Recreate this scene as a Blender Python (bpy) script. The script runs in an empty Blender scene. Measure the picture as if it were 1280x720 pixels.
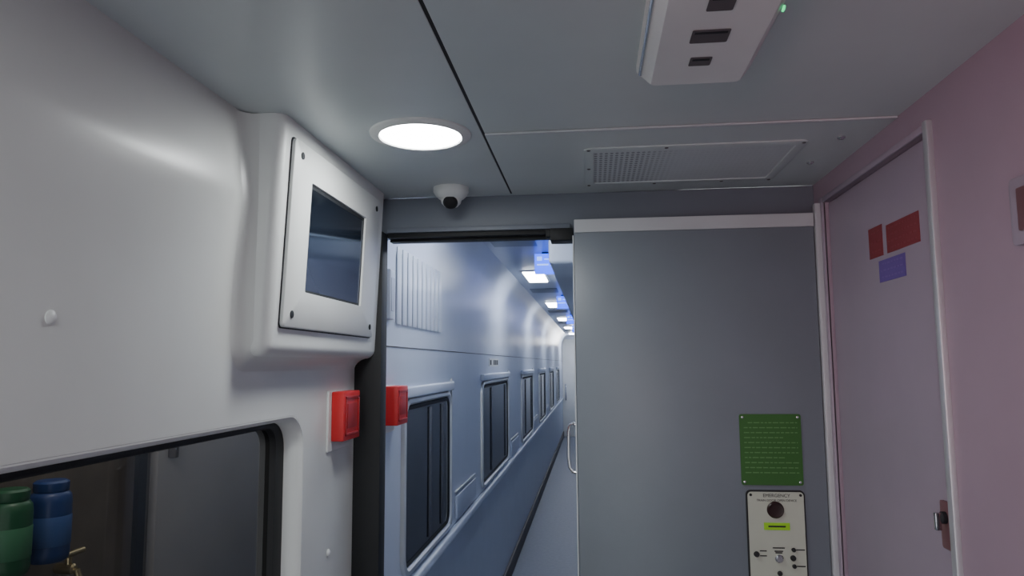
import bpy, bmesh, math, random
from mathutils import Vector, Matrix
random.seed(4)
H = 1.78            # camera height above floor; all z below are relative to the eye level
col = bpy.context.scene.collection

# ---------------------------------------------------------------- materials
def lin(c):
    c = c/255.0
    return c/12.92 if c <= 0.04045 else ((c+0.055)/1.055)**2.4
def rgb(r, g, b): return (lin(r), lin(g), lin(b), 1.0)
MATS = {}
def mat(name, c, rough=0.5, metal=0.0, emit=None, estr=0.0, var=0.04, scale=6.0, bump=0.0, bscale=60.0, spec=0.5, coat=0.0):
    if name in MATS: return MATS[name]
    m = bpy.data.materials.new(name); m.use_nodes = True
    nt = m.node_tree; b = nt.nodes['Principled BSDF']
    b.inputs['Roughness'].default_value = rough
    b.inputs['Metallic'].default_value = metal
    b.inputs['Specular IOR Level'].default_value = spec
    b.inputs['Coat Weight'].default_value = coat
    b.inputs['Coat Roughness'].default_value = 0.12
    geo = nt.nodes.new('ShaderNodeNewGeometry')
    n = nt.nodes.new('ShaderNodeTexNoise'); n.inputs['Scale'].default_value = scale; n.inputs['Detail'].default_value = 4
    nt.links.new(geo.outputs['Position'], n.inputs['Vector'])
    r = nt.nodes.new('ShaderNodeValToRGB')
    r.color_ramp.elements[0].position = 0.3; r.color_ramp.elements[1].position = 0.7
    r.color_ramp.elements[0].color = tuple(x*(1-var) for x in c[:3])+(1,)
    r.color_ramp.elements[1].color = tuple(min(1, x*(1+var)) for x in c[:3])+(1,)
    nt.links.new(n.outputs['Fac'], r.inputs['Fac'])
    nt.links.new(r.outputs['Color'], b.inputs['Base Color'])
    if emit:
        b.inputs['Emission Color'].default_value = emit
        b.inputs['Emission Strength'].default_value = estr
    if bump > 0:
        n2 = nt.nodes.new('ShaderNodeTexNoise'); n2.inputs['Scale'].default_value = bscale
        nt.links.new(geo.outputs['Position'], n2.inputs['Vector'])
        bp = nt.nodes.new('ShaderNodeBump'); bp.inputs['Strength'].default_value = bump; bp.inputs['Distance'].default_value = 0.002
        nt.links.new(n2.outputs['Fac'], bp.inputs['Height'])
        nt.links.new(bp.outputs['Normal'], b.inputs['Normal'])
    MATS[name] = m
    return m

M_left   = mat('painted_panel_left', rgb(218,220,217), 0.34, var=0.02, bump=0.05, bscale=8)
M_house  = mat('white_moulding', rgb(226,228,226), 0.40, var=0.02)
M_ceil   = mat('ceiling_panel', rgb(198,206,206), 0.34, var=0.02, bump=0.04, bscale=6)
M_right  = mat('mauve_grey_panel', rgb(168,148,162), 0.45, var=0.03)  # pink cast of the light mixed into the wall colour
M_rdoor  = mat('mauve_grey_door', rgb(166,154,168), 0.40, var=0.03)
M_back   = mat('grey_panel_header', rgb(116,122,134), 0.45, var=0.03)
M_slide  = mat('slate_grey_laminate', rgb(124,131,140), 0.36, var=0.03, bump=0.1, bscale=300)
M_alu    = mat('brushed_aluminium', rgb(200,203,206), 0.35, 0.5, var=0.03)
M_chrome = mat('chrome', rgb(215,215,218), 0.15, 1.0)
M_strip  = mat('light_grey_strip', rgb(196,199,202), 0.4)
M_black  = mat('black_rubber', rgb(18,19,22), 0.6)
M_dark   = mat('dark_gap', rgb(32,35,40), 0.7)
M_red    = mat('red_plastic', rgb(200,35,38), 0.4)
M_redd   = mat('red_plastic_dark', rgb(165,30,34), 0.4)
M_white  = mat('white_plastic', rgb(222,224,222), 0.4)
M_floor  = mat('grey_vinyl_floor', rgb(124,130,144), 0.5, var=0.08, scale=30)
M_corr   = mat('corridor_panel', rgb(192,200,216), 0.30, var=0.02, bump=0.05, bscale=6)
M_corlow = mat('corridor_lower_panel', rgb(172,180,198), 0.35, var=0.03)
M_ribgap = mat('rib_gap', rgb(132,140,158), 0.5)
M_hatch  = mat('ceiling_hatch_grey', rgb(140,148,166), 0.4)
M_cglass = mat('night_window_glass', rgb(30,32,38), 0.10, var=.15, scale=2)
M_pstrip   = mat('window_curtain', rgb(74,78,88), 0.8)
M_lamp   = mat('lamp_diffuser', (1,1,1,1), 0.5, emit=(0.96,1,1,1), estr=58)
M_clamp  = mat('corridor_lamp_diffuser', (1,1,1,1), 0.5, emit=(0.86,0.92,1,1), estr=26)
M_blue   = mat('blue_luminous_panel', rgb(30,60,230), 0.4, emit=(0.03,0.10,1,1), estr=3.0)
M_bluel  = mat('pale_blue_symbol', rgb(130,170,255), 0.4, emit=(0.25,0.45,1,1), estr=2.4)
M_green  = mat('green_sign', rgb(56,108,44), 0.5, var=0.05)
M_greenl = mat('pale_green_lettering', rgb(100,148,88), 0.6)
M_cream  = mat('cream_control_panel', rgb(204,208,192), 0.4)
M_lime   = mat('lime_label', rgb(150,205,40), 0.5, emit=rgb(150,205,40), estr=0.1)
M_ink    = mat('dark_ink', rgb(40,40,42), 0.6)
M_knobc  = mat('dark_brown_knob', rgb(48,26,26), 0.35)
M_stred  = mat('dark_red_sticker', rgb(136,52,58), 0.5, var=0.05)
M_stpur  = mat('purple_sticker', rgb(110,86,160), 0.5, var=0.05)
M_stinkr = mat('sticker_print', rgb(145,63,69), 0.5)
M_stinkp = mat('sticker_print_pale', rgb(122,98,170), 0.5)
M_lockp  = mat('lock_plate', rgb(150,105,110), 0.35, 0.5)
M_outer  = mat('dim_outer_wall', rgb(104,96,90), 0.5, var=0.35, scale=4)
M_outpan = mat('outer_grey_door', rgb(158,156,158), 0.5)
M_gbot   = mat('green_bottle', rgb(34,86,58), 0.35)
M_bbot   = mat('blue_bottle', rgb(34,60,116), 0.35)
M_glabel = mat('bottle_label', rgb(64,120,88), 0.5)
M_blabel = mat('blue_bottle_label', rgb(60,90,150), 0.5)
M_led    = mat('green_led', rgb(40,220,120), 0.4, emit=(0.05,1,0.35,1), estr=1.2)
M_brass  = mat('brass', rgb(190,175,140), 0.3, 0.9)
M_recess = mat('recess_grey', rgb(92,88,90), 0.6)

# dark display glass with broad blue-grey reflections painted into colour and glow
def screen_mat():
    m = mat('screen_glass', rgb(40,58,84), 0.12, var=0.1, scale=3, coat=0.0, spec=.35)
    nt=m.node_tree; b=nt.nodes['Principled BSDF']
    tc=nt.nodes.new('ShaderNodeTexCoord'); sp=nt.nodes.new('ShaderNodeSeparateXYZ')
    nt.links.new(tc.outputs['Object'],sp.inputs[0])
    r=nt.nodes.new('ShaderNodeValToRGB'); mr=nt.nodes.new('ShaderNodeMapRange')
    mr.inputs['From Min'].default_value=-.13; mr.inputs['From Max'].default_value=.13
    add=nt.nodes.new('ShaderNodeMath'); add.operation='MULTIPLY_ADD'; add.inputs[1].default_value=-.12
    nt.links.new(sp.outputs['Y'],add.inputs[0]); nt.links.new(sp.outputs['Z'],add.inputs[2])
    nt.links.new(add.outputs[0],mr.inputs['Value']); nt.links.new(mr.outputs[0],r.inputs[0])
    cr=r.color_ramp; cr.interpolation='LINEAR'
    cr.elements[0].position=0; cr.elements[0].color=rgb(56,60,78)
    cr.elements[1].position=1; cr.elements[1].color=rgb(18,23,31)
    for p,c in((.40,rgb(50,56,74)),(.42,rgb(32,39,56)),(.62,rgb(38,47,62)),(.64,rgb(66,76,90)),(.66,rgb(22,28,38))):
        e=cr.elements.new(p); e.color=c
    nt.links.new(r.outputs[0],b.inputs['Base Color'])
    nt.links.new(r.outputs[0],b.inputs['Emission Color']); b.inputs['Emission Strength'].default_value=.35
    return m
M_screen=screen_mat()

# perforated metal
def perforated():
    m = mat('perforated_metal', rgb(202,207,209), 0.45, var=0.02)
    nt = m.node_tree; b = nt.nodes['Principled BSDF']
    base = b.inputs['Base Color'].links[0].from_socket
    geo = nt.nodes.new('ShaderNodeNewGeometry')
    s = nt.nodes.new('ShaderNodeVectorMath'); s.operation='MULTIPLY'; s.inputs[1].default_value=(72,48,0)
    f = nt.nodes.new('ShaderNodeVectorMath'); f.operation='FRACTION'
    d = nt.nodes.new('ShaderNodeVectorMath'); d.operation='SUBTRACT'; d.inputs[1].default_value=(.5,.5,0)
    l = nt.nodes.new('ShaderNodeVectorMath'); l.operation='LENGTH'
    c = nt.nodes.new('ShaderNodeMath'); c.operation='LESS_THAN'; c.inputs[1].default_value=0.32
    sp = nt.nodes.new('ShaderNodeSeparateXYZ'); nt.links.new(geo.outputs['Position'], sp.inputs[0])
    mr = nt.nodes.new('ShaderNodeMapRange'); mr.inputs['From Min'].default_value=.13; mr.inputs['From Max'].default_value=.24
    mr.inputs['To Min'].default_value=0.8; mr.inputs['To Max'].default_value=.06
    nt.links.new(sp.outputs['X'], mr.inputs['Value'])
    mu = nt.nodes.new('ShaderNodeMath'); mu.operation='MULTIPLY'
    mx = nt.nodes.new('ShaderNodeMixRGB'); mx.inputs[2].default_value=rgb(112,118,122)
    nt.links.new(geo.outputs['Position'], s.inputs[0]); nt.links.new(s.outputs[0], f.inputs[0])
    nt.links.new(f.outputs[0], d.inputs[0]); nt.links.new(d.outputs[0], l.inputs[0])
    nt.links.new(l.outputs['Value'], c.inputs[0]); nt.links.new(c.outputs[0], mu.inputs[0]); nt.links.new(mr.outputs[0], mu.inputs[1])
    nt.links.new(mu.outputs[0], mx.inputs[0])
    nt.links.new(base, mx.inputs[1]); nt.links.new(mx.outputs[0], b.inputs['Base Color'])
    return m
M_perf = perforated()

def glass():
    m = bpy.data.materials.new('tinted_window_glass'); m.use_nodes=True
    nt=m.node_tree; nt.nodes.remove(nt.nodes['Principled BSDF']); out=nt.nodes['Material Output']
    t=nt.nodes.new('ShaderNodeBsdfTransparent'); t.inputs[0].default_value=(.40,.385,.37,1)
    g=nt.nodes.new('ShaderNodeBsdfGlossy'); g.inputs['Roughness'].default_value=0.03; g.inputs['Color'].default_value=(.9,.9,.92,1)
    mx=nt.nodes.new('ShaderNodeMixShader')
    fr=nt.nodes.new('ShaderNodeFresnel'); fr.inputs[0].default_value=1.35
    nt.links.new(fr.outputs[0],mx.inputs[0])
    nt.links.new(t.outputs[0],mx.inputs[1]); nt.links.new(g.outputs[0],mx.inputs[2]); nt.links.new(mx.outputs[0],out.inputs[0])
    return m
M_glass = glass()

# ---------------------------------------------------------------- helpers
def finish(ob, m, smooth=False, parent=None):
    me = ob.data
    if not me.materials: me.materials.append(m)
    vs=[v.co for v in me.vertices]
    c=Vector(((min(v.x for v in vs)+max(v.x for v in vs))/2,(min(v.y for v in vs)+max(v.y for v in vs))/2,(min(v.z for v in vs)+max(v.z for v in vs))/2))
    for v in me.vertices: v.co -= c
    ob.location = c
    if smooth:
        for p in me.polygons: p.use_smooth=True
        me.set_sharp_from_angle(angle=math.radians(38))
    if parent is not None:
        ob.parent = parent
        ob.location = c - parent.location
    return ob
def from_bm(name, bm, m, smooth=False, parent=None, lift=True):
    bmesh.ops.recalc_face_normals(bm, faces=bm.faces[:])
    if lift:
        for v in bm.verts: v.co.z += H
    me = bpy.data.meshes.new(name); bm.to_mesh(me); bm.free()
    ob = bpy.data.objects.new(name, me); col.objects.link(ob)
    return finish(ob, m, smooth, parent)
def bm_box(bm, x0,x1,y0,y1,z0,z1, bev=0.0, seg=2):
    r = bmesh.ops.create_cube(bm, size=1.0)
    vs = r['verts']
    for v in vs:
        v.co = Vector((x0+(v.co.x+.5)*(x1-x0), y0+(v.co.y+.5)*(y1-y0), z0+(v.co.z+.5)*(z1-z0)))
    if bev>0:
        es = list({e for v in vs for e in v.link_edges})
        bmesh.ops.bevel(bm, geom=es, offset=bev, segments=seg, profile=0.5, affect='EDGES')
def box(name, x0,x1,y0,y1,z0,z1, m, bev=0.0, seg=2, parent=None):
    bm=bmesh.new(); bm_box(bm,x0,x1,y0,y1,z0,z1,bev,seg)
    return from_bm(name,bm,m,bev>0,parent)
def boxes(name, lst, m, bev=0.0, parent=None):
    bm=bmesh.new()
    for b in lst: bm_box(bm,*b,bev)
    return from_bm(name,bm,m,bev>0,parent)
def rr(a0,a1,b0,b1,r,n=8):
    pts=[]
    for cx,cy,s in ((a1-r,b1-r,0),(a0+r,b1-r,90),(a0+r,b0+r,180),(a1-r,b0+r,270)):
        for i in range(n+1):
            t=math.radians(s+90*i/n); pts.append((cx+r*math.cos(t),cy+r*math.sin(t)))
    return pts
def loft(name, loops, m, cap0=False, cap1=False, smooth=True, parent=None, open_path=False):
    bm=bmesh.new(); L=[[bm.verts.new(p) for p in lp] for lp in loops]
    n=len(L[0]); pairs=list(zip(L[:-1],L[1:]))
    for A,B in pairs:
        for i in range(n-1 if open_path else n):
            bm.faces.new((A[i],A[(i+1)%n],B[(i+1)%n],B[i]))
    if cap0: bm.faces.new(L[0])
    if cap1: bm.faces.new(list(reversed(L[-1])))
    return from_bm(name,bm,m,smooth,parent)
def lathe(name, prof, c, axis, m, n=40, parent=None):
    """prof=(radius, distance along axis)"""
    ax=Vector(axis).normalized()
    u=ax.orthogonal().normalized(); w=ax.cross(u)
    loops=[]
    for r,d in prof:
        r=max(r,1e-5)
        loops.append([Vector(c)+ax*d+(u*math.cos(2*math.pi*i/n)+w*math.sin(2*math.pi*i/n))*r for i in range(n)])
    return loft(name,loops,m,True,True,True,parent)
def extr(name, prof, y0,y1,m,smooth=True,parent=None):
    """closed xz profile extruded along y"""
    return loft(name,[[(x,y0,z) for x,z in prof],[(x,y1,z) for x,z in prof]],m,True,True,smooth,parent)
def tube(name, pts, r, m, parent=None, n=12):
    pts=[Vector(p) for p in pts]; loops=[]
    prev=None
    for i,p in enumerate(pts):
        t=(pts[min(i+1,len(pts)-1)]-pts[max(i-1,0)]).normalized()
        u = t.orthogonal().normalized() if prev is None else (prev-t*prev.dot(t)).normalized()
        prev=u; w=t.cross(u)
        loops.append([p+(u*math.cos(2*math.pi*k/n)+w*math.sin(2*math.pi*k/n))*r for k in range(n)])
    return loft(name,loops,m,True,True,True,parent)
def empty(name, loc):
    e=bpy.data.objects.new(name,None); e.empty_display_size=.05
    e.location=Vector(loc)+Vector((0,0,H)); col.objects.link(e); return e
def info(o,label,cat,group=None,struct=False):
    o['label']=label; o['category']=cat
    if group: o['group']=group
    if struct: o['kind']='structure'
    return o

ZC=.553; XL=-.75; XR=.70; YB=2.30
# ---------------------------------------------------------------- room shell
info(box('floor',-1.5,.95,-1.5,18.2,-H-.05,-H,M_floor),'grey-blue vinyl train floor','floor',struct=True)
# ceiling panels with open joints
bm=bmesh.new()
bm_box(bm,-.9,.85,-1.5,2.42,ZC+.012,ZC+.05)
for b in ((-.9,-.253,-1.5,2.299,ZC,ZC+.014),(-.247,.85,-1.5,1.667,ZC,ZC+.014),(-.247,.85,1.673,2.299,ZC-.003,ZC+.014)):
    bm_box(bm,*b,.0015,1)
info(from_bm('ceiling',bm,M_ceil,False),'pale grey painted train ceiling panels with seams','ceiling',struct=True)
info(box('trim_1',-.2535,-.2465,-1.49,2.295,ZC+.001,ZC+.011,M_black),'black rubber joint strip in ceiling','trim',struct=True)
info(box('trim_2',-.245,.698,1.663,1.675,ZC-.006,ZC-.0005,M_strip,.001,1),'pale metal ceiling joint strip','trim',struct=True)

# left wall: flat below, soft horizontal ridge high up, with window opening
prof=[(XL,-H),(XL,.10),(XL+.001,.15),(XL+.004,.21),(XL+.009,.27),(XL+.014,.32),(XL+.0165,.345),(XL+.017,.36),(XL+.0165,.375),(XL+.013,.41),(XL+.007,.46),(XL+.001,.51),(XL-.003,ZC),(-.83,ZC),(-.83,-H)]
wl=extr('wall_left',prof,-1.5,2.235,M_left)
WY0,WY1,WZ0,WZ1=.45,1.835,-.78,-.128
cut=loft('cutter',[[(XL+.1,y,z) for y,z in rr(WY0,WY1,WZ0,WZ1,.085)],[(-1.1,y,z) for y,z in rr(WY0,WY1,WZ0,WZ1,.085)]],M_left,True,True)
md=wl.modifiers.new('b','BOOLEAN'); md.object=cut; md.operation='DIFFERENCE'; md.solver='EXACT'
dg=bpy.context.evaluated_depsgraph_get(); nm=bpy.data.meshes.new_from_object(wl.evaluated_get(dg))
wl.modifiers.clear(); wl.data=nm; bpy.data.objects.remove(cut)
for p in nm.polygons: p.use_smooth=True
nm.set_sharp_from_angle(angle=math.radians(25))
info(wl,'pale grey moulded side wall with a window opening','wall',struct=True)

# vestibule window
def ring(x,y0,y1,z0,z1,r): return [(x,y,z) for y,z in rr(y0,y1,z0,z1,r)]
win=empty('window_1',(-.80,(WY0+WY1)/2,WZ0))
info(win,'wide rounded train window with black rubber gasket','window',struct=True)
loft('frame',[ring(XL+.0005,WY0-.004,WY1+.004,WZ0-.004,WZ1+.004,.088),ring(XL-.003,WY0+.004,WY1-.004,WZ0+.004,WZ1-.004,.08),
      ring(XL-.012,WY0+.009,WY1-.009,WZ0+.009,WZ1-.009,.076),ring(XL-.05,WY0+.014,WY1-.014,WZ0+.014,WZ1-.014,.072),ring(XL-.055,WY0+.014,WY1-.014,WZ0+.014,WZ1-.014,.072)],M_house,parent=win)
loft('gasket',[ring(XL-.046,WY0+.0145,WY1-.0145,WZ0+.0145,WZ1-.0145,.072),ring(XL-.044,WY0+.022,WY1-.022,WZ0+.022,WZ1-.022,.066),
      ring(XL-.046,WY0+.045,WY1-.062,WZ0+.03,WZ1-.026,.05),ring(XL-.062,WY0+.05,WY1-.068,WZ0+.034,WZ1-.030,.046),ring(XL-.085,WY0+.05,WY1-.07,WZ0+.034,WZ1-.030,.046)],M_black,parent=win)
loft('pane',[ring(XL-.06,WY0+.04,WY1-.045,WZ0+.025,WZ1-.02,.05)],M_glass,True,False,parent=win)

# space seen through the window
info(box('wall_outer',-1.50,-1.42,.2,4.5,-H,.6,M_outer),'dim grey wall outside the window','wall',struct=True)
info(box('wall_outer_end',-1.42,-.93,4.42,4.5,-H,.6,M_outer),'dim end wall outside the window','wall',struct=True)
d=box('door_3',-1.42,-1.39,2.22,4.3,-H+.01,.0,M_outpan,.006)
info(d,'dim grey door seen through the window','door',struct=True)
box('edge_strip',-1.39,-1.375,2.10,2.14,-H+.02,-.02,M_black,0,parent=d)
box('handle',-1.39,-1.36,2.27,2.29,-.30,-.17,M_recess,.006,parent=d)
for lx,(m,lab,y) in enumerate(((M_gbot,'green cylinder with pale label on bracket',1.59),(M_bbot,'dark blue cylinder with cap on bracket',1.72))):
    e=empty('gas_cylinder',(-1.36,y,-.48))
    info(e,lab,'cylinder',group='wall-hung cylinders outside the window')
    lathe('body',[(.040,0),(.046,.006),(.048,.02),(.048,.145),(.046,.160),(.040,.168),(.036,.170)],(-1.36,y,-.48),(0,0,1),m,parent=e)
    lathe('label',[(.0485,0),(.049,.001),(.049,.07),(.0485,.071)],(-1.36,y,-.44),(0,0,1),M_glabel if lx==0 else M_blabel,parent=e)
    lathe('cap',[(.038,0),(.040,.004),(.040,.022),(.034,.027)],(-1.36,y,-.31),(0,0,1),m,parent=e)
    box('bracket',-1.4205,-1.385,y-.03,y+.03,-.42,-.36,M_dark,.003,parent=e)
e=empty('brass_valve',(-1.38,1.84,-.55)); info(e,'brass valve tap on the dim outer wall','valve')
lathe('body',[(.012,0),(.014,.01),(.014,.05),(.009,.055)],(-1.4205,1.83,-.53),(1,0,0),M_brass,n=20,parent=e)
tube('handle',[(-1.375,1.79,-.49),(-1.375,1.83,-.49),(-1.375,1.87,-.49)],.008,M_brass,parent=e)
tube('spout',[(-1.385,1.83,-.49),(-1.385,1.83,-.53),(-1.36,1.83,-.535),(-1.35,1.83,-.56),(-1.35,1.83,-.59)],.009,M_brass,parent=e)

# right wall with a door recess
bm=bmesh.new()
DY0,DY1,DZ=1.535,2.21,.475
bm_box(bm,XR,XR+.12,-1.5,DY0,-H,ZC)
bm_box(bm,XR,XR+.12,DY1,2.42,-H,ZC)
bm_box(bm,XR,XR+.12,DY0,DY1,DZ,ZC)
info(from_bm('wall_right',bm,M_right),'mauve grey laminate side wall','wall',struct=True)
d2=box('door_2',XR+.012,XR+.05,DY0+.003,DY1-.003,-H+.005,DZ-.003,M_rdoor,.002,1)
info(d2,'mauve grey utility door with metal edge trim','door',struct=True)
boxes('frame',[(XR-.012,XR+.006,DY0-.022,DY0,-H+.001,DZ+.018),],M_alu,.004,parent=d2)
boxes('frame',[(XR-.006,XR+.006,DY1,DY1+.03,-H+.001,DZ+.018),(XR-.006,XR+.006,DY0,DY1,DZ,DZ+.016)],M_rdoor,.003,parent=d2)
for z in(-.14,.25):
    box('hinge',XR-.004,XR+.012,DY0+.001,DY0+.012,z,z+.085,M_alu,.002,parent=d2)
# corner post
info(box('trim_3',XR-.022,XR-.0005,YB-.075,YB-.05,-H+.001,ZC-.075,M_strip,.004),'pale vertical corner trim','trim',struct=True)
# stickers on utility door
def sticker(y0,y1,z0,z1,m,mi,lab,rows):
    s=box('sticker',XR+.0108,XR+.012,y0,y1,z0,z1,m)
    info(s,lab,'sticker')
    L=[]
    h=(z1-z0)
    for k in range(rows):
        zz=z1-h*(k+.6)/(rows+.3); yy=y0+.012
        while yy<y1-.02:
            w=random.uniform(.008,.02); L.append((XR+.0103,XR+.0109,yy,min(yy+w,y1-.01),zz-.0018,zz+.0018)); yy+=w+.005
    boxes('lettering',L,mi,parent=s)
    return s
sticker(1.625,1.80,.258,.326,M_stred,M_stinkr,'dark red rectangular warning sticker',4)
sticker(1.825,1.91,.258,.335,M_stred,M_stinkr,'narrow dark red warning sticker',3)
sticker(1.705,1.855,.193,.246,M_stpur,M_stinkp,'purple rectangular notice sticker',3)
# lock
lk=empty('door_lock',(XR+.01,1.58,-.33)); info(lk,'reddish metal lock plate with small turn knob','lock')
loft('plate',[[(XR+.0115,y,z) for y,z in rr(1.548,1.606,-.378,-.283,.006)],[(XR+.006,y,z) for y,z in rr(1.548,1.606,-.378,-.283,.006)],[(XR+.005,y,z) for y,z in rr(1.55,1.604,-.376,-.285,.006)]],M_lockp,True,True,parent=lk)
lathe('cylinder',[(.012,0),(.012,.008),(.009,.01)],(XR+.005,1.583,-.315),(-1,0,0),M_dark,n=24,parent=lk)
box('turn_knob',XR-.016,XR-.004,1.578,1.588,-.34,-.305,M_chrome,.002,parent=lk)
# switch plate at the edge
s=empty('switch_plate',(XR,1.19,.24)); info(s,'pinkish grey wall switch plate','switch')
loft('plate',[[(XR,y,z) for y,z in rr(1.10,1.245,.185,.295,.01)],[(XR-.012,y,z) for y,z in rr(1.10,1.245,.185,.295,.01)],[(XR-.014,y,z) for y,z in rr(1.103,1.242,.188,.292,.01)]],M_rdoor,True,True,parent=s)
box('rocker',XR-.02,XR-.013,1.13,1.215,.205,.275,M_lockp,.003,parent=s)

# front (end) wall header + solid behind door
bm=bmesh.new()
bm_box(bm,-.80,XR-.0005,YB,YB+.10,.43,ZC-.0035)
bm_box(bm,.0,XR-.0005,YB+.005,YB+.10,-H,.43)
info(from_bm('wall_front',bm,M_back),'grey end wall with corridor doorway','wall',struct=True)
info(box('wall_rear',.0,.95,-1.62,-1.5,-H,.6,M_back),'grey wall panel behind vestibule','wall',struct=True)
info(boxes('trim_4',[(-.755,-.664,2.237,2.30,-H,.43)],M_black,.004),'black rubber door jamb','trim',struct=True)
info(boxes('trim_5',[(-.663,-.125,YB-.012,YB+.10,.416,.4295),(-.663,-.125,YB+.02,YB+.06,.408,.416)],M_black,.001),'black doorway head seal','trim',struct=True)
info(boxes('trim_6',[(-.663,-.06,YB-.018,YB-.001,.432,.448)],M_back,.002),'grey door track rail','trim',struct=True)
info(boxes('trim_7',[(-.125,-.052,YB-.03,YB+.05,.392,.431),(-.14,-.10,YB-.02,YB+.02,.405,.431)],M_black,.003),'black door stop bracket','trim',struct=True)
# sliding door
d1=box('door_1',-.048,.676,2.235,2.285,-H+.006,.45,M_slide,.003)
info(d1,'slate grey sliding vestibule door standing half open','door',struct=True)
box('header_strip',-.047,.675,2.229,2.2345,.408,.449,M_strip,.001,1,parent=d1)
box('edge_strip',-.053,-.0485,2.234,2.286,-H+.01,.40,M_alu,.001,1,parent=d1)
hp=[(-.052,2.27,-.19),(-.060,2.275,-.184),(-.070,2.28,-.19),(-.075,2.28,-.21),(-.076,2.28,-.25),(-.076,2.28,-.29),(-.073,2.28,-.318),(-.065,2.275,-.332),(-.052,2.27,-.335)]
tube('handle',hp,.0055,M_chrome,parent=d1)
# green sign
g=empty('notice_sign',(.52,2.234,-.36)); info(g,'green rectangular notice sign with pale text lines','sign')
loft('plate',[[(x,2.2345,z) for x,z in rr(.433,.609,-.359,-.153,.006)],[(x,2.231,z) for x,z in rr(.433,.609,-.359,-.153,.006)]],M_green,True,True,parent=g)
L=[]
for k in range(11):
    z=-.178-k*.0145; x=.445+(0.012 if k==0 else 0); end=.598 if k%4!=3 else .56
    while x<end:
        w=random.uniform(.006,.018); L.append((x,min(x+w,end),2.2303,2.2311,z-.0014,z+.0014)); x+=w+.004
boxes('lettering',L,M_greenl,parent=g)
for x in(.442,.600):
    for z in(-.162,-.350):
        lathe('screw',[(.0035,0),(.0035,.0015),(.002,.002)],(x,2.231,z),(0,-1,0),M_chrome,n=14,parent=g)
# control panel
c=empty('door_control_panel',(.526,2.234,-.70)); info(c,'cream emergency door control panel with dark border','control panel')
def P(u,v): return (.444+(u-929)*.00243, -.373-(v-613)*.00229)
loft('border',[[(x,2.2345,z) for x,z in rr(.443,.610,-.70,-.373,.014)],[(x,2.229,z) for x,z in rr(.443,.610,-.70,-.373,.014)]],M_ink,True,True,parent=c)
loft('face_plate',[[(x,2.2292,z) for x,z in rr(.4475,.6055,-.696,-.3775,.011)],[(x,2.226,z) for x,z in rr(.4475,.6055,-.696,-.3775,.011)]],M_cream,True,True,parent=c)
x,z=P(962,637)
lathe('push_button',[(.024,0),(.024,.003),(.020,.007),(.016,.006)],(x,2.226,z),(0,-1,0),M_knobc,parent=c)
x0,z0=P(948,653);x1,z1=P(978,662)
box('lime_label',x0,x1,2.2245,2.226,z1,z0,M_lime,parent=c)
box('label_mark',x0+.012,x1-.012,2.2240,2.2246,z1+.008,z0-.008,M_ink,parent=c)
for (u,v,r,m) in((938,692,.008,M_ink),(964,697,.012,M_chrome),(981,686,.006,M_ink),(980,696,.008,M_ink),(981,706,.006,M_ink),(964,715,.007,M_ink)):
    x,z=P(u,v); lathe('knob',[(r,0),(r,.005),(r*.7,.009)],(x,2.226,z),(0,-1,0),m,n=20,parent=c)
for x in(.456,.597):
    for z in(-.386,-.688): lathe('screw',[(.004,0),(.004,.0015)],(x,2.226,z),(0,-1,0),M_ink,n=14,parent=c)
def text(s,x,y,z,size,m,parent,name='lettering'):
    cu=bpy.data.curves.new(name,'FONT'); cu.body=s; cu.size=size; cu.align_x='CENTER'; cu.align_y='CENTER'; cu.extrude=.0003
    o=bpy.data.objects.new(name,cu); col.objects.link(o); cu.materials.append(m)
    o.rotation_euler=(math.pi/2,0,0); o.parent=parent
    o.location=Vector((x,y,z+H))-parent.location
    return o
x,z=P(964,619.5); text('EMERGENCY',x,2.2256,z,.0135,M_ink,c)
x,z=P(964,625.5); text('TRAIN DOOR OPEN DEVICE',x,2.2256,z,.009,M_ink,c)
L=[]
for (u,v,w) in((964,684,14),(964,688,10),(946,688,8),(946,694,8),(989,686,10),(989,706,10),(964,690,8)):
    x,z=P(u,v); hw=w*.00243/2; L.append((x-hw,x+hw,2.2254,2.2261,z-.0016,z+.0016))
boxes('lettering',L,M_ink,parent=c)

# ---------------------------------------------------------------- monitor housing
def FX(z,off=0): return -.685+(z-.03)*.0478+off
bm=bmesh.new()
ya,yb=1.465,2.232; zb,zt=.020,ZC-.0005
pts=[(XL-.03,ya,zb),(FX(zb),ya,zb),(FX(zt),ya,zt),(XL-.03,ya,zt),(XL-.03,yb,zb),(FX(zb),yb,zb),(FX(zt),yb,zt),(XL-.03,yb,zt)]
V=[bm.verts.new(p) for p in pts]
for f in((0,1,2,3),(5,4,7,6),(0,4,5,1),(2,6,7,3),(1,5,6,2),(0,3,7,4)): bm.faces.new([V[k] for k in f])
bm.normal_update()
es=[e for e in bm.edges if (V[1] in e.verts and V[2] in e.verts) or (V[1] in e.verts and V[5] in e.verts) or (V[0] in e.verts and V[1] in e.verts)]
bmesh.ops.bevel(bm,geom=es,offset=.028,segments=8,profile=0.5,affect='EDGES')
mon=empty('wall_monitor',(-.71,1.84,.02)); info(mon,'white moulded wall display housing with dark screen','monitor')
from_bm('housing',bm,M_house,True,mon)
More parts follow.
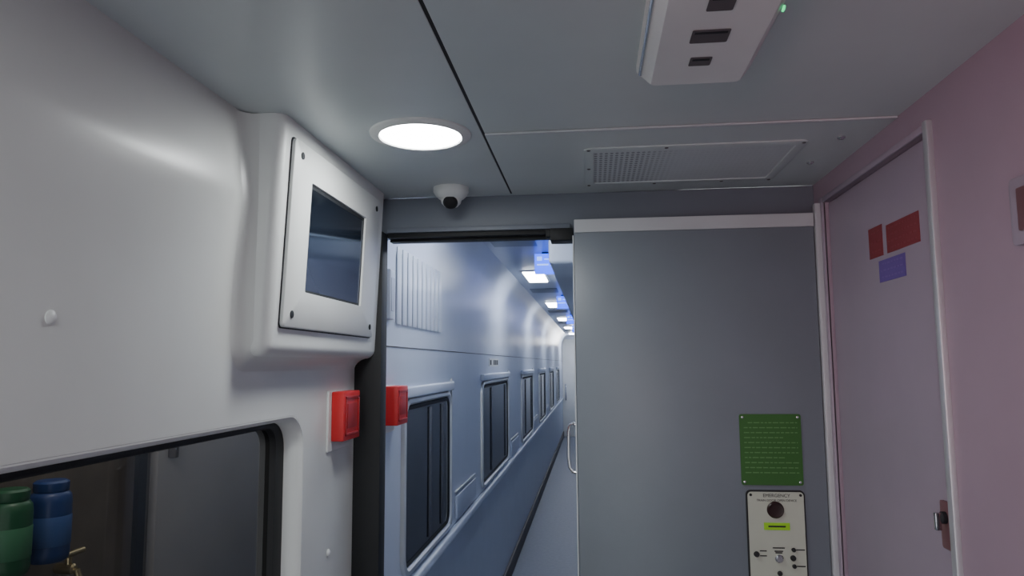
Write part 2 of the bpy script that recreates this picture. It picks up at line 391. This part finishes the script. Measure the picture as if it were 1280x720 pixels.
# concave moulded flange blending the housing into the wall
def WX(z):
    P_=[(-9,0),(.10,0),(.15,.001),(.21,.004),(.27,.009),(.32,.014),(.345,.0165),(.36,.017),(.375,.0165),(.41,.013),(.46,.007),(.51,.001),(.56,-.003)]
    for (a,fa),(b,fb) in zip(P_[:-1],P_[1:]):
        if a<=z<=b: return fa+(fb-fa)*(z-a)/(b-a)
    return 0
def path(x,d):
    r=.035; pts=[]
    for k in range(24):
        z=zt-.002-(zt-.002-zb-r)*k/24; f=max(0,1-(x-XL)/.04); pts.append((x+WX(z)*min(1,f),ya-d,z))
    cy,cz=ya+r,zb+r; R_=r+d
    for i in range(9):
        t=math.radians(180+90*i/8); pts.append((x,cy+R_*math.cos(t),cz+R_*math.sin(t)))
    pts.append((x,yb-.001,zb-d)); return pts
loft('flange',[path(XL-.003,.040),path(XL+.0005,.032),path(XL+.004,.022),path(XL+.012,.012),path(XL+.022,.005),path(XL+.038,-.001)],M_left,parent=mon,open_path=True)
def pl(y0,y1,z0,z1,r,off): return [(FX(z,off),y,z) for y,z in rr(y0,y1,z0,z1,r)]
BY0,BY1,BZ0,BZ1=1.515,2.17,.085,.512; SY0,SY1,SZ0,SZ1=1.622,2.035,.172,.432
loft('gasket',[pl(BY0-.003,BY1+.003,BZ0-.003,BZ1+.003,.012,.0),pl(BY0-.003,BY1+.003,BZ0-.003,BZ1+.003,.012,.002)],M_dark,False,True,parent=mon)
loft('bezel',[pl(BY0,BY1,BZ0,BZ1,.012,.001),pl(BY0,BY1,BZ0,BZ1,.012,.009),pl(BY0+.003,BY1-.003,BZ0+.003,BZ1-.003,.01,.011),
     pl(SY0-.001,SY1+.001,SZ0-.001,SZ1+.001,.005,.011),pl(SY0,SY1,SZ0,SZ1,.004,.005)],M_house,parent=mon)
loft('screen_gasket',[pl(SY0-.001,SY1+.001,SZ0-.001,SZ1+.001,.004,.0055),pl(SY0+.014,SY1-.008,SZ0+.006,SZ1-.010,.004,.0058)],M_dark,parent=mon)
loft('screen',[pl(SY0+.012,SY1-.006,SZ0+.005,SZ1-.009,.004,.0054)],M_screen,True,parent=mon)
for y in(1.555,2.13):
    for z in(.115,.48):
        lathe('screw',[(.0085,0),(.0085,.002),(.005,.003)],(FX(z,.011),y,z),(1,0,0),M_dark,n=16,parent=mon)

# screw caps on left wall
for y,z in((.927,.069),(2.03,-.527)):
    s=lathe('screw_cap',[(.0105,0),(.0105,.002),(.007,.005),(.002,.006)],(XL,y,z),(1,0,0),M_white,n=24)
    info(s,'small round white plastic screw cap on wall','screw cap',group='wall screw caps')

# red boxes
def redbox(X,y0,y1,z0,z1,dep,lab):
    e=empty('alarm_box',(X,(y0+y1)/2,z0)); info(e,lab,'alarm box',group='red alarm boxes')
    box('back_plate',X,X+.006,y0-.02,y1+.004,z0-.028,z1+.002,M_white,.001,1,parent=e)
    box('body',X+.006,X+dep,y0,y1,z0,z1,M_red,.004,parent=e)
    boxes('front_frame',[(X+dep-.0005,X+dep+.003,y0+.012,y1-.012,z0+.014,z0+.022),(X+dep-.0005,X+dep+.003,y0+.012,y1-.012,z1-.022,z1-.014),
       (X+dep-.0005,X+dep+.003,y0+.012,y0+.020,z0+.014,z1-.014),(X+dep-.0005,X+dep+.003,y1-.020,y1-.012,z0+.014,z1-.014)],M_redd,.001,parent=e)
    box('push_pad',X+dep-.0005,X+dep+.0015,y0+.03,y1-.03,z0+.035,z1-.035,M_redd,.0005,parent=e)
redbox(XL,2.018,2.162,-.217,-.076,.044,'red alarm box on white plate beside the window')
redbox(-.719,2.44,2.58,-.208,-.074,.055,'red alarm box beside the corridor window')

# ---------------------------------------------------------------- ceiling fittings
def downlight(x,y):
    e=empty('ceiling_downlight',(x,y,ZC)); info(e,'round white recessed ceiling downlight, lit','ceiling light',group='round ceiling downlights')
    lathe_ring=[(.122,0),(.121,.004),(.112,.008),(.100,.009),(.097,.006),(.097,.0)]
    n=56; loops=[[(x+r*math.cos(2*math.pi*k/n),y+r*math.sin(2*math.pi*k/n),ZC-d) for k in range(n)] for r,d in lathe_ring]
    loft('trim_ring',loops,M_white,parent=e)
    lathe('diffuser',[(.0965,.002),(.0965,.005),(.085,.0075),(.05,.009),(.0,.0095)],(x,y,ZC),(0,0,-1),M_lamp,n=56,parent=e)
for x,y in((-.40,1.655),(-.40,.05),(-.40,-1.15)): downlight(x,y)

# dome camera
x,y=-.43,2.19
e=empty('dome_camera',(x,y,ZC)); info(e,'white dome security camera on ceiling','security camera')
lathe('base',[(.056,-.001),(.056,.014),(.050,.024),(.040,.034),(.034,.036)],(x,y,ZC),(0,0,-1),M_white,parent=e)
lathe('eyeball',[(.034,.030),(.034,.036),(.030,.050),(.020,.060),(.0,.064)],(x,y,ZC),(0,0,-1),M_white,parent=e)
dv=Vector((.05,-.75,-.66)).normalized(); cc=Vector((x,y,ZC-.034))
lathe('lens',[(.023,.018),(.023,.026),(.017,.033),(.0,.036)],cc,dv,M_black,n=28,parent=e)

# vent grille
gx0,gx1,gy0,gy1=-.01,.55,1.81,2.20
zc2=ZC-.003
v=empty('ceiling_vent',((gx0+gx1)/2,(gy0+gy1)/2,zc2)); info(v,'grey perforated metal ceiling vent panel','vent')
def zl(x0,x1,y0,y1,r,z): return [(a,b,z) for a,b in rr(x0,x1,y0,y1,r)]
loft('frame',[zl(gx0,gx1,gy0,gy1,.02,zc2),zl(gx0,gx1,gy0,gy1,.02,zc2-.003),zl(gx0+.003,gx1-.003,gy0+.003,gy1-.003,.018,zc2-.004),zl(gx0+.025,gx1-.025,gy0+.03,gy1-.03,.01,zc2-.004),zl(gx0+.027,gx1-.027,gy0+.032,gy1-.032,.01,zc2-.001)],M_ceil,parent=v)
loft('perforated_panel',[zl(gx0+.026,gx1-.026,gy0+.031,gy1-.031,.008,zc2-.0012)],M_perf,True,parent=v)
for a,b in((gx0+.012,gy0+.012),(gx1-.012,gy0+.012),(gx0+.012,gy1-.012),(gx1-.012,gy1-.012),(.2,gy0+.012),(.2,gy1-.012),(.4,gy1-.012),(gx0+.012,2.0)):
    lathe('screw',[(.005,0),(.005,.001),(.003,.002)],(a,b,zc2-.004),(0,0,-1),M_recess,n=14,parent=v)
for a,b in((.62,1.80),(.61,2.02)):
    s=lathe('ceiling_fastener',[(.010,0),(.010,.003),(.006,.006)],(a,b,zc2),(0,0,-1),M_chrome,n=20)
    info(s,'small round chrome fastener on ceiling panel','fastener',group='ceiling fasteners')

# emergency light unit
u=empty('ceiling_emergency_unit',(.19,1.0,ZC)); info(u,'white box unit on ceiling with dark slots','emergency light')
def hexa(x0,x1,y0,y1,ins,z0,z1):
    return [[(a,b,z0) for a,b in rr(x0,x1,y0,y1,.012,4)],[(a,b,z0-.012) for a,b in rr(x0,x1,y0,y1,.012,4)],
            [(a,b,z1+.004) for a,b in rr(x0+ins,x1-ins,y0+ins,y1-ins,.012,4)],[(a,b,z1) for a,b in rr(x0+ins+.004,x1-ins-.004,y0+ins+.004,y1-ins-.004,.010,4)]]
loft('housing',hexa(.093,.300,.66,1.325,.020,ZC,ZC-.045),M_white,True,True,parent=u)
zz=ZC-.045
for (a,b,w,l) in((.193,1.0,.038,.045),(.193,1.105,.058,.045),(.192,1.20,.036,.034),(.193,.88,.038,.045)):
    loft('slot',[[(p,q,zz-.0005) for p,q in rr(a-w/2,a+w/2,b-l/2,b+l/2,.003,3)],[(p,q,zz-.0015) for p,q in rr(a-w/2,a+w/2,b-l/2,b+l/2,.003,3)]],M_recess,True,True,parent=u)
    boxes('slat',[(a-w/2+.004,a+w/2-.004,b-l/2+.006,b-l/2+.012,zz-.0022,zz-.0015)],M_dark,parent=u)
tube('side_rail',[(.099,.68,ZC-.022),(.099,1.30,ZC-.022)],.004,M_chrome,parent=u)
lathe('status_light',[(.005,0),(.005,.003),(.002,.004)],(.296,1.075,ZC-.022),(1,0,-.3),M_led,n=16,parent=u)

# ---------------------------------------------------------------- corridor
CX=-.72; CZ=.68; CE=18.0; CS=2.3005
prof=[(CX,-.82),(CX,.40),(CX+.006,.47),(CX+.022,.54),(CX+.05,.60),(CX+.085,.645),(CX+.13,CZ),(-.9,CZ),(-.9,-.82)]
info(extr('wall_corridor',prof,2.402,CE,M_corr),'glossy pale blue-grey corridor wall with windows','wall',struct=True)
info(box('wall_corridor_lower',-.9,CX-.002,CS,CE,-H,-.82,M_corlow),'grey lower corridor wall panel','wall',struct=True)
info(box('wall_corridor_near',-.9,CX,CS,2.4015,-.819,.429,M_corr),'pale corridor wall strip beside doorway','wall',struct=True)
info(box('baseboard_corridor',CX-.002,CX+.018,2.42,CE,-H,-H+.13,M_recess,.004),'dark grey corridor skirting','baseboard',struct=True)
info(box('ceiling_corridor',-.9,.35,2.402,CE,CZ,CZ+.05,M_corr),'pale corridor ceiling','ceiling',struct=True)
info(box('wall_corridor_inner',.06,.30,2.402,CE,-H,CZ,M_corr),'pale compartment side wall of corridor','wall',struct=True)
info(box('trim_8',-.19,.06,3.3,CE,.46,CZ,M_corr,.02,4),'pale corridor ceiling soffit','trim',struct=True)
info(box('wall_corridor_end',-.9,.3,CE,CE+.1,-H,CZ,M_corr),'pale corridor end wall','wall',struct=True)
d=box('door_4',-.72,.05,CE-.04,CE-.001,-H+.005,.60,M_white,.005)
info(d,'white door at the end of the corridor','door',struct=True)
box('handle',-.66,-.63,CE-.08,CE-.04,-.9,-.5,M_chrome,.005,parent=d)
info(box('trim_9',CX-.001,CX+.002,2.41,CE,.064,.068,M_recess),'thin grey horizontal wall seam','trim',struct=True)
info(box('trim_10',CX-.003,CX+.03,2.41,CE,-.86,-.82,M_corr,.008,3),'pale ledge below the corridor windows','trim',struct=True)
# ribbed vent
rv=empty('ribbed_vent',(CX,2.95,.18)); info(rv,'vertically ribbed pale vent panel on corridor wall','vent')
box('back_plate',CX,CX+.002,2.60,3.40,.155,.44,M_ribgap,parent=rv)
bm=bmesh.new()
for k in range(10): bm_box(bm,CX+.002,CX+.008,2.601+k*.081,2.601+k*.081+.058,.15,.442,.003,2)
from_bm('ribs',bm,M_corr,True,rv)
# corridor windows
wins=[(2.72,3.60),(4.68,6.12),(7.35,8.7),(9.8,11.1),(12.25,13.5),(14.7,15.9)]
for k,(a,b) in enumerate(wins):
    e=empty('window_%d'%(k+2),(CX,(a+b)/2,-.79)); info(e,'dark corridor window with aluminium frame and blind box','window',group='corridor windows',struct=True)
    z0,z1=-.775,-.135
    if k==0: z1=-.155
    def q(dx,i,r): return [(CX+dx,y,z) for y,z in rr(a+i,b-i,z0+i,z1-i,r)]
    loft('frame',[q(.0,-.024,.08),q(.014,-.022,.08),q(.018,-.016,.075),q(.018,-.006,.07),q(.004,.004,.06)],M_alu,parent=e)
    loft('pane',[q(.0045,.002,.06)],M_cglass,True,parent=e)
    loft('gasket',[q(.0045,.003,.06),q(.010,.008,.055),q(.0055,.022,.045)],M_black,parent=e)
    box('blind_box',CX,CX+.028,a-.03,b+.03,z1+.026,z1+.070,M_corr,.008,3,parent=e)
    for yy in(a+.42,b-.20): box('curtain_rail',CX+.006,CX+.010,yy,yy+.045,z0+.035,z1-.03,M_pstrip,.001,parent=e)  # narrow upright grey strips laid over the pane
    box('side_guide',CX,CX+.010,b+.05,b+.062,z0-.02,z1+.085,M_alu,.002,parent=e)
for y in(3.78,6.35,8.85,11.25):
    s=empty('folding_seat',(CX,y+.3,-.76)); info(s,'grey folded-up corridor seat below window line','folding seat',group='folding corridor seats')
    box('seat',CX,CX+.014,y,y+.62,-.80,-.68,M_corlow,.006,3,parent=s)
    box('hinge_bar',CX+.0,CX+.010,y,y+.62,-.665,-.655,M_alu,.002,parent=s)
# number plate
s=empty('number_plate',(CX,5.3,.0)); info(s,'small seat number plate above corridor window','sign')
box('plate',CX,CX+.003,5.05,5.55,-.015,.04,M_white,parent=s)
for k in(0,2,3,4): box('digit',CX+.003,CX+.004,5.10+k*.09,5.16+k*.09,-.006,.030,M_ink,parent=s)
s=empty('wall_speaker',(CX,2.49,.20)); info(s,'small pale wall speaker beside the ribbed vent','speaker')
box('body',CX,CX+.018,2.47,2.53,.16,.34,M_corr,.006,3,parent=s)
box('grille',CX+.018,CX+.020,2.48,2.52,.19,.31,M_corlow,.001,1,parent=s)
# corridor lamps
for k in range(6):
    y=2.85+2.7*k
    e=empty('corridor_light',(-.42,y,CZ)); info(e,'rectangular white corridor ceiling light, lit','ceiling light',group='corridor ceiling lights')
    box('frame',-.51,-.33,y-.34,y+.34,CZ-.008,CZ,M_white,.002,parent=e)
    box('diffuser',-.495,-.345,y-.32,y+.32,CZ-.014,CZ-.008,M_clamp,.002,parent=e)
for k in range(5):
    y=4.35+2.8*k
    e=empty('luminous_sign',(-.27,y,CZ)); info(e,'small glowing blue sign hanging from corridor ceiling','sign',group='blue corridor signs')
    box('bracket',-.29,-.25,y,y+.02,CZ-.012,CZ,M_dark,parent=e)
    box('panel',-.335,-.205,y-.012,y+.03,CZ-.135,CZ-.012,M_blue,.003,parent=e)
    boxes('symbol',[(-.320,-.29,y-.0135,y-.0115,CZ-.055,CZ-.03),(-.275,-.22,y-.0135,y-.0115,CZ-.050,CZ-.042),(-.32,-.25,y-.0135,y-.0115,CZ-.085,CZ-.075),(-.24,-.22,y-.0135,y-.0115,CZ-.09,CZ-.065)],M_bluel,parent=e)
for k in range(5):
    y=3.75+2.75*k
    s=box('trim_%d'%(12+k),-.55,-.30,y,y+.35,CZ-.004,CZ,M_hatch,.001,1)
    info(s,'flat grey ceiling access hatch','trim',struct=True)

# ---------------------------------------------------------------- lights
def light(name,typ,loc,energy,color,**k):
    l=bpy.data.lights.new(name,typ); l.energy=energy; l.color=color
    for a,b in k.items(): setattr(l,a,b)
    o=bpy.data.objects.new(name,l); o.location=(loc[0],loc[1],loc[2]+H); col.objects.link(o); return o
o=light('pink_lamp','SPOT',(-.35,-.5,.2),32,(1,.34,.42),spot_size=math.radians(70),spot_blend=1.0,shadow_soft_size=.15)  # unseen pink spot added to tint the right wall
o.rotation_euler=(Vector((.7,.8,.22))-Vector((-.35,-.5,.2))).to_track_quat('-Z','Y').to_euler()
light('outer_lamp','POINT',(-1.12,1.5,.3),6.0,(1,.93,.85),shadow_soft_size=.08)  # light without a fixture, added to brighten the space outside the window
light('corridor_end_lamp','POINT',(-.4,16.9,.5),12,(1,1,1),shadow_soft_size=.08)  # extra light with no fitting, added to lift the far end door

w=bpy.data.worlds.new('world'); bpy.context.scene.world=w; w.use_nodes=True
nt=w.node_tree; bg=nt.nodes['Background']
bg.inputs[0].default_value=(.82,.88,.89,1); bg.inputs[1].default_value=2.6

# ---------------------------------------------------------------- camera
cam=bpy.data.cameras.new('camera'); co=bpy.data.objects.new('camera',cam); col.objects.link(co)
cam.sensor_width=36; cam.lens=900/1280*36; cam.clip_start=.02
th=math.asin(.1087); ph=math.asin(.1050); r=math.radians(.4)
R=Vector((math.cos(th),math.sin(th),0)); F=Vector((-math.sin(th)*math.cos(ph),math.cos(th)*math.cos(ph),math.sin(ph))); U=R.cross(F)
R2=R*math.cos(r)-U*math.sin(r); U2=U*math.cos(r)+R*math.sin(r)
mx=Matrix((R2,U2,-F)).transposed().to_4x4(); mx.translation=Vector((0,0,H))
co.matrix_world=mx
bpy.context.scene.camera=co
